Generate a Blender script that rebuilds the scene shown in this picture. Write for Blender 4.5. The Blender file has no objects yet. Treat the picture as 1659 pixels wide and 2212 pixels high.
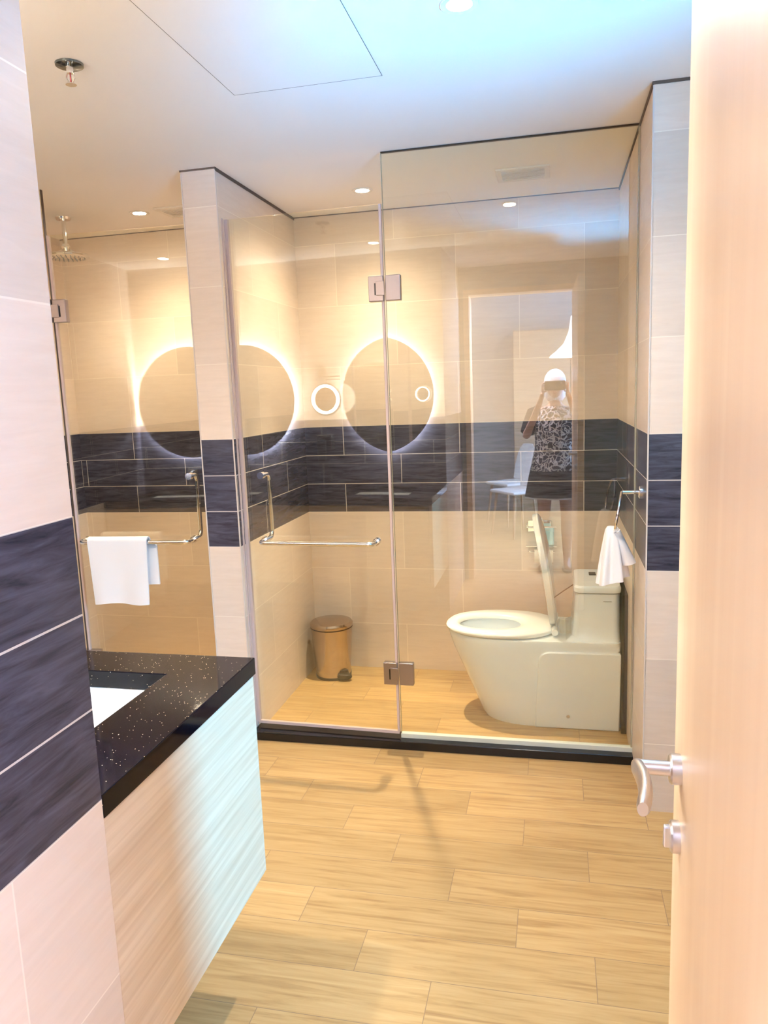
import bpy, bmesh, math, random
from mathutils import Vector, Matrix
random.seed(7)
PI = math.pi
S = bpy.context.scene
C = S.collection

# ---------------------------------------------------------------- camera
cam_d = bpy.data.cameras.new('camera'); cam = bpy.data.objects.new('camera', cam_d); C.objects.link(cam)
R_ = Vector((0.97521954, 0.21793002, -0.03812286)); U_ = Vector((0.00287358, 0.15982325, 0.98714146)); F_ = Vector((-0.22122068, 0.9627892, -0.15523651))
M = Matrix(((R_.x, U_.x, -F_.x, 0), (R_.y, U_.y, -F_.y, 0), (R_.z, U_.z, -F_.z, 1.45), (0, 0, 0, 1)))
cam.matrix_world = M
cam_d.sensor_fit = 'VERTICAL'; cam_d.sensor_height = 36.0; cam_d.lens = 1632.7 * 36.0 / 2212.0
cam_d.clip_start = 0.02
S.camera = cam

# ---------------------------------------------------------------- world, exposure, lights
W = bpy.data.worlds.new('world'); S.world = W; W.use_nodes = True
W.node_tree.nodes['Background'].inputs[0].default_value = (0.8, 0.9, 1, 1)
W.node_tree.nodes['Background'].inputs[1].default_value = 0.6
S.view_settings.view_transform = 'Standard'
try: S.view_settings.look = 'None'
except Exception: pass
S.view_settings.exposure = 1.16
S.view_settings.gamma = 1.0
S.view_settings.use_curve_mapping = False
try:
    S.cycles.transparent_max_bounces = 32; S.cycles.max_bounces = 12; S.cycles.diffuse_bounces = 8; S.cycles.glossy_bounces = 6
    S.cycles.sample_clamp_indirect = 15.0; S.cycles.caustics_reflective = False; S.cycles.caustics_refractive = False
except Exception: pass
H = 2.33
WARM = (1.0, 0.83, 0.60)
def area(name, loc, rot, sx, sy, power, col, spread=PI):
    d = bpy.data.lights.new(name, 'AREA'); d.shape = 'RECTANGLE'; d.size = sx; d.size_y = sy; d.energy = power; d.color = col
    d.spread = spread
    o = bpy.data.objects.new(name, d); C.objects.link(o); o.location = loc; o.rotation_euler = rot
    return o
# daylight through the bathroom window (in the door wall, right of the door) and through the hall window, plus an added ceiling fill
def aim(o, tgt):
    o.rotation_euler = (Vector(tgt) - Vector(o.location)).to_track_quat('-Z', 'Y').to_euler()
aim(area('window_daylight', (1.95, 0.20, 1.45), (0, 0, 0), 0.30, 0.9, 5.0, (0.10, 0.55, 1.0), math.radians(40)), (-0.69, 1.50, 0.60))
aim(area('ceiling_blue_fill', (0.95, 0.20, 1.15), (0, 0, 0), 0.5, 0.3, 9.5, (0.03, 0.44, 1.0), math.radians(46)), (0.0, 1.46, 2.33))  # added fill: narrow upward beam that tints the ceiling blue
area('hall_daylight', (1.78, -1.55, 1.5), (PI/2, 0, PI/2), 1.9, 1.7, 250, (0.22, 0.47, 1.0))
area('hall_ceiling_lamp', (-0.33, -0.24, 2.54), (0, 0, 0), 0.22, 0.10, 75, (0.94, 0.82, 1.0))

# ---------------------------------------------------------------- materials
def newmat(name):
    m = bpy.data.materials.new(name); m.use_nodes = True
    nt = m.node_tree
    return m, nt, nt.nodes['Principled BSDF']
def N(nt, typ, **kw):
    n = nt.nodes.new(typ)
    for k, v in kw.items():
        if k in ('operation', 'blend_type', 'data_type', 'noise_dimensions', 'use_clamp', 'interpolation', 'feature', 'distance'):
            setattr(n, k, v)
    return n
def L(nt, a, b): nt.links.new(a, b)
def simple(name, col, rough=0.5, metal=0.0, **kw):
    m, nt, b = newmat(name)
    b.inputs['Base Color'].default_value = (*col, 1); b.inputs['Roughness'].default_value = rough; b.inputs['Metallic'].default_value = metal
    for k, v in kw.items(): b.inputs[k.replace('_', ' ')].default_value = v
    # a little procedural life in roughness
    t = N(nt, 'ShaderNodeTexNoise'); t.inputs['Scale'].default_value = 18
    mr = N(nt, 'ShaderNodeMapRange'); mr.inputs[3].default_value = max(0.0, rough - 0.04); mr.inputs[4].default_value = min(1, rough + 0.04)
    L(nt, t.outputs[0], mr.inputs[0]); L(nt, mr.outputs[0], b.inputs['Roughness'])
    return m
def emit(name, col, s):
    m, nt, b = newmat(name)
    b.inputs['Base Color'].default_value = (*col, 1); b.inputs['Emission Color'].default_value = (*col, 1); b.inputs['Emission Strength'].default_value = s
    return m
def math_(nt, op, a, b=None, c=None):
    n = N(nt, 'ShaderNodeMath', operation=op)
    for i, v in enumerate((a, b, c)):
        if v is None: continue
        if isinstance(v, (int, float)): n.inputs[i].default_value = v
        else: L(nt, v, n.inputs[i])
    return n.outputs[0]
def mix(nt, f, a, b, bt='MIX'):
    n = N(nt, 'ShaderNodeMix', data_type='RGBA', blend_type=bt)
    if isinstance(f, (int, float)): n.inputs[0].default_value = f
    else: L(nt, f, n.inputs[0])
    for i, v in ((6, a), (7, b)):
        if isinstance(v, tuple): n.inputs[i].default_value = (*v, 1)
        else: L(nt, v, n.inputs[i])
    return n.outputs[2]
def ramp(nt, src, stops):
    r = N(nt, 'ShaderNodeValToRGB'); L(nt, src, r.inputs[0])
    e = r.color_ramp.elements
    while len(e) < len(stops): e.new(0.5)
    for i, (p, c) in enumerate(stops): e[i].position = p; e[i].color = (*c, 1)
    return r.outputs[0]

def tile_mat(name, dark, w, h, off, c_lo, c_hi, grout, gw=0.0026, rough=0.3, diag=0.35):
    """wall tile in metres on the UV map: u along the wall, v up from a joint"""
    m, nt, b = newmat(name)
    uv = N(nt, 'ShaderNodeUVMap'); sp = N(nt, 'ShaderNodeSeparateXYZ'); L(nt, uv.outputs[0], sp.inputs[0])
    row = math_(nt, 'FLOOR', math_(nt, 'DIVIDE', sp.outputs[1], h))
    par = math_(nt, 'FLOORED_MODULO', row, 2.0)
    u2 = math_(nt, 'ADD', math_(nt, 'DIVIDE', sp.outputs[0], w), math_(nt, 'MULTIPLY', par, off))
    fu = math_(nt, 'MULTIPLY', math_(nt, 'PINGPONG', u2, 0.5), w)
    fv = math_(nt, 'MULTIPLY', math_(nt, 'PINGPONG', math_(nt, 'DIVIDE', sp.outputs[1], h), 0.5), h)
    d = math_(nt, 'MINIMUM', fu, fv)
    g = math_(nt, 'LESS_THAN', d, gw / 2)
    cell = N(nt, 'ShaderNodeCombineXYZ'); L(nt, math_(nt, 'FLOOR', u2), cell.inputs[0]); L(nt, row, cell.inputs[1])
    wn = N(nt, 'ShaderNodeTexWhiteNoise'); L(nt, cell.outputs[0], wn.inputs['Vector'])
    mp = N(nt, 'ShaderNodeMapping'); L(nt, uv.outputs[0], mp.inputs[0])
    mp.inputs['Rotation'].default_value = (0, 0, diag); mp.inputs['Scale'].default_value = (7, 60, 1)
    addv = N(nt, 'ShaderNodeVectorMath', operation='ADD'); L(nt, mp.outputs[0], addv.inputs[0]); L(nt, wn.outputs['Color'], addv.inputs[1])
    nz = N(nt, 'ShaderNodeTexNoise'); nz.inputs['Scale'].default_value = 1.0; nz.inputs['Detail'].default_value = 5; nz.inputs['Roughness'].default_value = 0.62; nz.inputs['Distortion'].default_value = 0.6
    L(nt, addv.outputs[0], nz.inputs['Vector'])
    col = ramp(nt, nz.outputs[0], [(0.30, c_lo), (0.72, c_hi)])
    v = math_(nt, 'MULTIPLY_ADD', wn.outputs['Value'], 0.14, 0.93)
    hsv = N(nt, 'ShaderNodeHueSaturation'); L(nt, col, hsv.inputs['Color']); L(nt, v, hsv.inputs['Value'])
    col = mix(nt, g, hsv.outputs[0], grout)
    L(nt, col, b.inputs['Base Color'])
    b.inputs['Roughness'].default_value = rough
    bp = N(nt, 'ShaderNodeBump'); bp.inputs['Strength'].default_value = 0.12; bp.inputs['Distance'].default_value = 0.002
    L(nt, nz.outputs[0], bp.inputs['Height']); L(nt, bp.outputs[0], b.inputs['Normal'])
    return m
M_BEIGE = tile_mat('beige_tile', False, 0.6, 0.3, 0.5, (0.71, 0.60, 0.51), (0.77, 0.66, 0.57), (0.86, 0.77, 0.67), 0.0030, 0.32, 0.25)
M_DARK = tile_mat('charcoal_tile', True, 0.6, 0.1486, 0.5, (0.024, 0.023, 0.037), (0.092, 0.090, 0.132), (0.62, 0.57, 0.54), 0.0034, 0.26, 0.5)

def floor_mat():
    m, nt, b = newmat('wood_look_floor_tile')
    tc = N(nt, 'ShaderNodeTexCoord'); sp = N(nt, 'ShaderNodeSeparateXYZ'); L(nt, tc.outputs['Object'], sp.inputs[0])
    P = 0.1525
    v = math_(nt, 'DIVIDE', math_(nt, 'SUBTRACT', sp.outputs[1], 1.65 - P * 40), P)
    row = math_(nt, 'FLOOR', v)
    u = math_(nt, 'DIVIDE', math_(nt, 'ADD', math_(nt, 'MULTIPLY_ADD', row, 0.2, -0.095 - 8.0), sp.outputs[0]), 0.6)
    fu = math_(nt, 'MULTIPLY', math_(nt, 'PINGPONG', u, 0.5), 0.6)
    fv = math_(nt, 'MULTIPLY', math_(nt, 'PINGPONG', v, 0.5), P)
    g = math_(nt, 'LESS_THAN', math_(nt, 'MINIMUM', fu, fv), 0.0010)
    cell = N(nt, 'ShaderNodeCombineXYZ'); L(nt, math_(nt, 'FLOOR', u), cell.inputs[0]); L(nt, row, cell.inputs[1])
    wn = N(nt, 'ShaderNodeTexWhiteNoise'); L(nt, cell.outputs[0], wn.inputs['Vector'])
    mp = N(nt, 'ShaderNodeMapping'); L(nt, tc.outputs['Object'], mp.inputs[0]); mp.inputs['Scale'].default_value = (3.2, 52, 1)
    sc = N(nt, 'ShaderNodeVectorMath', operation='MULTIPLY_ADD'); L(nt, wn.outputs['Color'], sc.inputs[0]); sc.inputs[1].default_value = (9, 9, 9); L(nt, mp.outputs[0], sc.inputs[2])
    nz = N(nt, 'ShaderNodeTexNoise'); nz.inputs['Scale'].default_value = 1.0; nz.inputs['Detail'].default_value = 6; nz.inputs['Roughness'].default_value = 0.6; nz.inputs['Distortion'].default_value = 0.8
    L(nt, sc.outputs[0], nz.inputs['Vector'])
    col = ramp(nt, nz.outputs[0], [(0.25, (0.29, 0.165, 0.065)), (0.48, (0.43, 0.28, 0.118)), (0.72, (0.50, 0.345, 0.165))])
    hsv = N(nt, 'ShaderNodeHueSaturation'); L(nt, col, hsv.inputs['Color'])
    L(nt, math_(nt, 'MULTIPLY_ADD', wn.outputs['Value'], 0.22, 0.88), hsv.inputs['Value'])
    col = mix(nt, g, hsv.outputs[0], (0.25, 0.16, 0.09))
    L(nt, col, b.inputs['Base Color']); b.inputs['Roughness'].default_value = 0.38
    return m
M_FLOOR = floor_mat()

def wood_mat(name, lo, hi, scale, rough=0.4, rot=(0, 0, 0)):
    m, nt, b = newmat(name)
    tc = N(nt, 'ShaderNodeTexCoord'); mp = N(nt, 'ShaderNodeMapping'); L(nt, tc.outputs['Object'], mp.inputs[0])
    mp.inputs['Scale'].default_value = scale; mp.inputs['Rotation'].default_value = rot
    nz = N(nt, 'ShaderNodeTexNoise'); nz.inputs['Scale'].default_value = 1; nz.inputs['Detail'].default_value = 5; nz.inputs['Distortion'].default_value = 0.5
    L(nt, mp.outputs[0], nz.inputs['Vector'])
    L(nt, ramp(nt, nz.outputs[0], [(0.3, lo), (0.7, hi)]), b.inputs['Base Color']); b.inputs['Roughness'].default_value = rough
    return m
M_DOOR = wood_mat('door_veneer', (0.76, 0.54, 0.34), (0.82, 0.61, 0.40), (28, 28, 0.9), 0.35)
M_VAN = wood_mat('vanity_laminate', (0.60, 0.46, 0.32), (0.76, 0.63, 0.48), (2.2, 2.2, 75), 0.34)
M_CAB = wood_mat('hall_wood', (0.40, 0.25, 0.13), (0.52, 0.35, 0.2), (2, 2, 40), 0.5)

def granite():
    m, nt, b = newmat('black_granite')
    tc = N(nt, 'ShaderNodeTexCoord'); vo = N(nt, 'ShaderNodeTexVoronoi'); vo.inputs['Scale'].default_value = 290
    L(nt, tc.outputs['Object'], vo.inputs['Vector'])
    spk = math_(nt, 'MULTIPLY', math_(nt, 'LESS_THAN', vo.outputs['Distance'], 0.26), math_(nt, 'GREATER_THAN', N(nt, 'ShaderNodeSeparateColor').outputs[0], 0.5))
    wn = N(nt, 'ShaderNodeSeparateColor'); L(nt, vo.outputs['Color'], wn.inputs[0])
    spk = math_(nt, 'MULTIPLY', math_(nt, 'LESS_THAN', vo.outputs['Distance'], 0.24), math_(nt, 'GREATER_THAN', wn.outputs[0], 0.93))
    L(nt, mix(nt, spk, (0.003, 0.003, 0.007), (0.9, 0.75, 0.5)), b.inputs['Base Color'])
    b.inputs['Roughness'].default_value = 0.06
    b.inputs['Specular IOR Level'].default_value = 0.22
    return m
M_GRAN = granite()

def glass_mat(name, tint, f0):
    m, nt, b = newmat(name)
    nt.nodes.remove(b)
    out = nt.nodes['Material Output']
    geo = N(nt, 'ShaderNodeNewGeometry')
    dt = N(nt, 'ShaderNodeVectorMath', operation='DOT_PRODUCT'); L(nt, geo.outputs['Normal'], dt.inputs[0]); L(nt, geo.outputs['Incoming'], dt.inputs[1])
    c = math_(nt, 'ABSOLUTE', dt.outputs['Value'])
    f = math_(nt, 'MULTIPLY_ADD', math_(nt, 'POWER', math_(nt, 'SUBTRACT', 1.0, c), 5.0), 1 - f0, f0)
    tr = N(nt, 'ShaderNodeBsdfTransparent'); tr.inputs[0].default_value = (*tint, 1)
    gl = N(nt, 'ShaderNodeBsdfGlossy'); gl.inputs[0].default_value = (1, 1, 1, 1); gl.inputs['Roughness'].default_value = 0.0
    ms = N(nt, 'ShaderNodeMixShader'); L(nt, f, ms.inputs[0]); L(nt, tr.outputs[0], ms.inputs[1]); L(nt, gl.outputs[0], ms.inputs[2])
    L(nt, ms.outputs[0], out.inputs[0])
    return m
M_GLASS = glass_mat('shower_glass', (0.98, 0.977, 0.915), 0.075)
M_CLEAR = glass_mat('clear_plastic', (0.95, 0.95, 0.93), 0.05)
M_EDGE = simple('polished_glass_edge', (0.42, 0.40, 0.30), 0.15)
M_CHROME = simple('chrome', (0.86, 0.86, 0.85), 0.07, 1.0)
M_SATIN = simple('satin_steel', (0.66, 0.62, 0.60), 0.34, 1.0)
M_STEEL = simple('brushed_can_steel', (0.52, 0.43, 0.36), 0.17, 1.0)
M_HINGE = simple('hinge_satin', (0.40, 0.35, 0.355), 0.32, 1.0)
M_WHITE = simple('white_ceramic', (0.82, 0.87, 0.92), 0.12)
M_SEAT = simple('white_seat_plastic', (0.84, 0.86, 0.86), 0.22)
M_BLACK = simple('black_plastic', (0.01, 0.01, 0.012), 0.3)
M_SILL = simple('black_stone', (0.006, 0.006, 0.008), 0.12)
M_CEIL = simple('ceiling_paint', (0.92, 0.905, 0.885), 0.8)
M_GAP = simple('shadow_gap_profile', (0.10, 0.07, 0.055), 0.6)
M_TRIM = simple('grout_corner_bead', (0.66, 0.60, 0.56), 0.4)
M_TOWEL = simple('white_terry', (0.88, 0.86, 0.87), 0.95)
M_PLASTIC = simple('white_plastic', (0.82, 0.80, 0.76), 0.4)
M_MIRROR = simple('mirror_silver', (0.92, 0.92, 0.90), 0.0, 1.0)
M_MIRROR.node_tree.nodes['Principled BSDF'].inputs['Roughness'].default_value = 0.0
for l in list(M_MIRROR.node_tree.links):
    if l.to_socket.name == 'Roughness': M_MIRROR.node_tree.links.remove(l)
M_LED = emit('mirror_led', (0.92, 0.98, 1.0), 160)
M_LED2 = emit('vanity_mirror_led', (0.9, 0.97, 1.0), 7)
M_LAMP = emit('downlight_lens', (1.0, 0.86, 0.66), 60)
M_DAY = emit('daylit_window_pane', (0.55, 0.82, 1.0), 0.7)
M_DAY2 = emit('daylit_hall_window_pane', (0.85, 0.92, 1.0), 2.5)
M_RUBBER = simple('clear_seal', (0.62, 0.50, 0.48), 0.25)
M_CHAN = simple('pale_channel', (0.70, 0.74, 0.66), 0.3)
M_HWALL = simple('hall_paint', (0.42, 0.42, 0.40), 0.8)
M_BLUE = simple('pale_blue_paper', (0.42, 0.78, 0.90), 0.6)
M_PAPER = simple('toilet_paper', (0.86, 0.82, 0.74), 0.95)

# ---------------------------------------------------------------- mesh helpers
def BM(): return bmesh.new()
def box(bm, x0, x1, y0, y1, z0, z1):
    v = [bm.verts.new((x, y, z)) for x in (x0, x1) for y in (y0, y1) for z in (z0, z1)]
    for f in ((0, 1, 3, 2), (4, 6, 7, 5), (0, 4, 5, 1), (2, 3, 7, 6), (0, 2, 6, 4), (1, 5, 7, 3)):
        bm.faces.new([v[i] for i in f])
    return bm
def frame_of(d):
    d = d.normalized(); a = Vector((0, 0, 1)) if abs(d.z) < 0.9 else Vector((1, 0, 0))
    u = d.cross(a).normalized(); return u, d.cross(u).normalized()
def ringverts(bm, c, u, v, r, n, r2=None):
    r2 = r if r2 is None else r2
    return [bm.verts.new(c + u * (r * math.cos(2*PI*i/n)) + v * (r2 * math.sin(2*PI*i/n))) for i in range(n)]
def bridge(bm, a, b):
    n = len(a)
    for i in range(n): bm.faces.new((a[i], a[(i+1) % n], b[(i+1) % n], b[i]))
def cap(bm, a, rev=False):
    bm.faces.new(list(reversed(a)) if rev else a)
def cyl(bm, p0, p1, r0, r1=None, n=24, caps=True):
    p0 = Vector(p0); p1 = Vector(p1); r1 = r0 if r1 is None else r1
    u, v = frame_of(p1 - p0); a = ringverts(bm, p0, u, v, r0, n); b = ringverts(bm, p1, u, v, r1, n)
    bridge(bm, a, b)
    if caps: cap(bm, a, True); cap(bm, b)
    return bm
def tube(bm, pts, r, n=14, closed=False, caps=True):
    pts = [Vector(p) for p in pts]; rings = []; m = len(pts)
    u = None
    for i, p in enumerate(pts):
        if closed: d = pts[(i+1) % m] - pts[i-1]
        else: d = pts[min(i+1, m-1)] - pts[max(i-1, 0)]
        d.normalize()
        if u is None: u, _ = frame_of(d)
        u = (u - d * u.dot(d)).normalized(); v = d.cross(u)
        rr = r[i] if isinstance(r, (list, tuple)) else r
        rings.append(ringverts(bm, p, u, v, rr, n))
    for i in range(m - 1): bridge(bm, rings[i], rings[i+1])
    if closed: bridge(bm, rings[-1], rings[0])
    elif caps: cap(bm, rings[0], True); cap(bm, rings[-1])
    return bm
def arc_round(pts, rad, k=6):
    """round the corners of a polyline"""
    pts = [Vector(p) for p in pts]; out = [pts[0]]
    for i in range(1, len(pts) - 1):
        a, b, c = pts[i-1], pts[i], pts[i+1]
        p = b + (a - b).normalized() * rad; q = b + (c - b).normalized() * rad
        for j in range(k + 1):
            t = j / k; out.append(p * (1-t)**2 + b * 2*t*(1-t) + q * t*t)
    out.append(pts[-1]); return out
def lathe(bm, prof, c, axis=(0, 0, 1), n=40, sx=1.0, sy=1.0):
    """prof: list of (radius, height along axis)"""
    c = Vector(c); ax = Vector(axis).normalized(); u, v = frame_of(ax)
    if abs(ax.z) > 0.99: u, v = Vector((1, 0, 0)), Vector((0, 1, 0)) * (1 if ax.z > 0 else -1)
    rings = []
    for r, h in prof:
        if r < 1e-6: rings.append([bm.verts.new(c + ax * h)])
        else: rings.append(ringverts(bm, c + ax * h, u, v, r * sx, n, r * sy))
    for a, b in zip(rings, rings[1:]):
        if len(a) == 1 and len(b) == 1: continue
        if len(a) == 1:
            for i in range(n): bm.faces.new((a[0], b[(i+1) % n], b[i]))
        elif len(b) == 1:
            for i in range(n): bm.faces.new((a[i], a[(i+1) % n], b[0]))
        else: bridge(bm, a, b)
    return bm
def loft(bm, rings, cap0=True, cap1=True):
    rv = [[bm.verts.new(p) for p in r] for r in rings]
    for a, b in zip(rv, rv[1:]): bridge(bm, a, b)
    if cap0: cap(bm, rv[0], True)
    if cap1: cap(bm, rv[-1])
    return rv

# ---------------------------------------------------------------- object helpers
OFF = {}
def make(name, bm, mat, smooth=True, bevel=0, sub=0, angle=35):
    bmesh.ops.recalc_face_normals(bm, faces=bm.faces)
    me = bpy.data.meshes.new(name); bm.to_mesh(me); bm.free()
    for m in (mat if isinstance(mat, (list, tuple)) else [mat]): me.materials.append(m)
    if smooth:
        for p in me.polygons: p.use_smooth = True
        me.set_sharp_from_angle(angle=math.radians(angle))
    o = bpy.data.objects.new(name, me); C.objects.link(o)
    if bevel:
        b = o.modifiers.new('bevel', 'BEVEL'); b.width = bevel; b.segments = 3; b.limit_method = 'ANGLE'; b.angle_limit = 0.7
    if sub:
        s = o.modifiers.new('sub', 'SUBSURF'); s.levels = sub; s.render_levels = sub
    return o
def tag(o, label=None, cat=None, group=None, kind=None):
    if label: o['label'] = label
    if cat: o['category'] = cat
    if group: o['group'] = group
    if kind: o['kind'] = kind
    return o
def thing(name, label, cat, loc=(0, 0, 0), rz=0.0, group=None):
    o = bpy.data.objects.new(name, None); o.empty_display_size = 0.05; C.objects.link(o)
    o.location = loc; o.rotation_euler = (0, 0, rz); OFF[o] = Vector(loc) if rz == 0 else Vector((0, 0, 0))
    return tag(o, label, cat, group)
def part(parent, name, bm, mat, label=None, **kw):
    """geometry given in world space (or local space for a turned thing)"""
    o = make(name, bm, mat, **kw); off = OFF[parent]
    o.data.transform(Matrix.Translation(-off)); o.parent = parent; OFF[o] = off
    if label: o['label'] = label
    return o
def solo(name, label, cat, bm, mat, group=None, **kw):
    o = make(name, bm, mat, **kw)
    xs = [v.co for v in o.data.vertices]
    c = Vector((sum(v.x for v in xs)/len(xs), sum(v.y for v in xs)/len(xs), min(v.z for v in xs)))
    o.data.transform(Matrix.Translation(-c)); o.location = c; OFF[o] = c
    return tag(o, label, cat, group)
def struct(name, bm, mat, smooth=False, **kw):
    o = make(name, bm, mat, smooth=smooth, **kw); o['kind'] = 'structure'; OFF[o] = Vector((0, 0, 0)); return o

Z1, Z4 = 0.8443, 1.2895
XOFF, YOFF = 0.465 + 6.0, 0.14 + 6.0
def tiled_block(name, x0, x1, y0, y1, z0=0.0, z1=H, kind='structure', XOFF=XOFF, YOFF=YOFF):
    """solid tiled wall block; joints and the dark band laid out on the UV map"""
    bm = BM(); uvl = bm.loops.layers.uv.new('UVMap')
    def quad(pts, mi, uvs):
        f = bm.faces.new([bm.verts.new(p) for p in pts]); f.material_index = mi
        for l, t in zip(f.loops, uvs): l[uvl].uv = t
    zones = [(z0, min(Z1, z1), 0, 0.8443 - 6.0), (max(z0, Z1), min(Z4, z1), 1, Z1 - 0.1486 * 40), (max(z0, Z4), z1, 0, Z4 - 6.0)]
    for a, b, mi, vz in zones:
        if b <= a: continue
        for (p, q, ax) in (((x0, y0), (x1, y0), 0), ((x1, y1), (x0, y1), 0), ((x1, y0), (x1, y1), 1), ((x0, y1), (x0, y0), 1)):
            uo = XOFF if ax == 0 else YOFF
            quad([(p[0], p[1], a), (q[0], q[1], a), (q[0], q[1], b), (p[0], p[1], b)], mi,
                 [(p[ax] + uo, a - vz), (q[ax] + uo, a - vz), (q[ax] + uo, b - vz), (p[ax] + uo, b - vz)])
    for zz in (z0, z1):
        quad([(x0, y0, zz), (x1, y0, zz), (x1, y1, zz), (x0, y1, zz)], 0, [(x0 + XOFF, y0), (x1 + XOFF, y0), (x1 + XOFF, y1), (x0 + XOFF, y1)])
    me = bpy.data.meshes.new(name)
    bmesh.ops.remove_doubles(bm, verts=bm.verts, dist=1e-5); bmesh.ops.recalc_face_normals(bm, faces=bm.faces)
    bm.to_mesh(me); bm.free(); me.materials.append(M_BEIGE); me.materials.append(M_DARK)
    o = bpy.data.objects.new(name, me); C.objects.link(o); o['kind'] = kind
    return o

# ================================================================ ROOM SHELL
G = 2.898; YB = 3.765; YD = 0.08; XL = -2.594; XR = 0.288; XN = -0.687; YC = 0.961; YP = 2.857; YR = 2.532; RX = 2.2
struct('floor', box(BM(), -2.9, 2.4, -3.3, 4.0, -0.1, 0.0), M_FLOOR)
# ceiling with the cut seam of the access hatch
struct('ceiling', box(BM(), -2.9, 2.4, YD, 4.0, H, H + 0.1), M_CEIL)
struct('ceiling', box(BM(), -2.9, 2.4, -3.3, YD - 0.0, 2.56, 2.66), M_CEIL)
tiled_block('wall_back', -2.75, XR + 0.2, YB, YB + 0.15)
tiled_block('wall_left', XL - 0.15, XL, YC, YB)
tiled_block('wall_front', XL - 0.15, XN, YD, YC)
tiled_block('wall_partition', -1.412, -1.271, YP, YB, XOFF=XOFF + 0.15, YOFF=6.43)
tiled_block('wall_right', XR, RX, YR, YB)
tiled_block('wall_east', RX, RX + 0.12, -0.06, YR)
# wall around the entrance door and the window beside it
for i, bx_ in enumerate(((XL - 0.15, -0.655, 0, 2.56), (0.17, 0.50, 0, 2.56), (-0.655, 0.17, 2.17, 2.56), (0.50, RX, 0, 1.0), (0.50, RX, 2.2, 2.56))):
    struct('wall_door', box(BM(), bx_[0], bx_[1], -0.06, YD, bx_[2], bx_[3]), M_HWALL)
w = struct('window_1', box(box(box(box(BM(), 0.50, 0.53, 0.0, YD + 0.02, 1.0, 2.2), 2.05, 2.2, 0.0, YD + 0.02, 1.0, 2.2), 0.53, 2.05, 0.0, YD + 0.02, 1.0, 1.03), 0.53, 2.05, 0.0, YD + 0.02, 2.17, 2.2), M_PLASTIC)
part(w, 'pane', box(BM(), 0.53, 2.05, 0.03, 0.04, 1.03, 2.17), M_DAY)
# door frame
struct('trim_1', box(box(box(BM(), -0.655, -0.615, -0.075, YD + 0.015, 0, 2.13), 0.135, 0.17, -0.075, YD + 0.015, 0, 2.13), -0.655, 0.17, -0.075, YD + 0.015, 2.13, 2.17), M_DOOR, bevel=0.003)
# hall behind the camera
struct('wall_hall_left', box(BM(), -1.75, -1.65, -3.3, -0.06, 0, 2.56), M_HWALL)
struct('wall_hall_right', box(box(box(box(BM(), 1.85, 1.95, -3.3, -2.55, 0, 2.56), 1.85, 1.95, -0.55, -0.06, 0, 2.56), 1.85, 1.95, -2.55, -0.55, 0, 0.6), 1.85, 1.95, -2.55, -0.55, 2.4, 2.56), M_HWALL)
struct('wall_hall_back', box(BM(), -1.75, 1.95, -3.4, -3.3, 0, 2.56), M_HWALL)
w = struct('window_2', box(box(box(BM(), 1.84, 1.93, -2.55, -2.50, 0.6, 2.4), 1.84, 1.93, -0.60, -0.55, 0.6, 2.4), 1.84, 1.93, -1.57, -1.53, 0.6, 2.4), M_PLASTIC)
part(w, 'pane', box(BM(), 1.885, 1.895, -2.50, -0.60, 0.6, 2.4), M_DAY2)

# door sill of black stone under the shower screen
struct('trim_2', box(BM(), XL, -1.412, 2.85, 2.945, 0, 0.036), M_SILL, bevel=0.003)
struct('trim_3', box(BM(), -1.271, XR, 2.85, 2.945, 0, 0.036), M_SILL, bevel=0.003)
# shadow gap profiles where tiles meet the ceiling
g = 0.012
def gap(n, *b): struct('trim_%d' % n, box(BM(), *b), M_GAP)
gap(4, -1.271, -1.271 + 0.004, YP, YB, H - g, H); gap(5, XR - 0.004, XR, YR, YB, H - g, H)
gap(6, XR - 0.004, RX, YR - 0.004, YR, H - g*0.7, H); gap(7, -1.416, -1.267, YP - 0.004, YP, H - g*0.5, H)
gap(8, XL, -1.412, YB - 0.003, YB, H - 0.004, H); gap(9, -1.271, XR, YB - 0.003, YB, H - 0.004, H)
# grout beads on the outer tile corners
def bead(n, x, y, z0, z1): struct('trim_%d' % n, box(BM(), x - 0.0022, x + 0.0022, y - 0.0022, y + 0.0022, z0, z1), M_TRIM)
bead(10, -1.271, YP, 0, H - 0.01); bead(11, XR, YR, 0, H - 0.01); bead(12, -1.412, YP, 0, H - 0.01)

# ceiling access hatch seam: thin recessed lines
hm = BM(); hx0, hx1, hy0, hy1, t = -0.915, -0.470, 1.60, 2.235, 0.0010
box(hm, hx0, hx1, hy0, hy0 + t, H - 0.0012, H + 0.001); box(hm, hx0, hx1, hy1 - t, hy1, H - 0.0012, H + 0.001)
box(hm, hx0, hx0 + t, hy0, hy1, H - 0.0012, H + 0.001); box(hm, hx1 - t, hx1, hy0, hy1, H - 0.0012, H + 0.001)
hatch = thing('access_hatch', 'flush white access hatch in the ceiling with thin seam lines', 'hatch', ((hx0 + hx1)/2, (hy0 + hy1)/2, H))
part(hatch, 'frame', hm, M_GAP, smooth=False)
part(hatch, 'panel', box(BM(), hx0 + t, hx1 - t, hy0 + t, hy1 - t, H - 0.0008, H + 0.001), M_CEIL, smooth=False)

# ================================================================ entrance door
dm = thing('door_1', None, None, (0.142, 0.075, 0.0), math.atan2(0.138 - 0.118, -(0.885 - 0.075)) )
dm.rotation_euler = (0, 0, -math.atan2(0.018, 0.81)); dm.location = (0.1185, 0.075, 0); dm['kind'] = 'structure'
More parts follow.
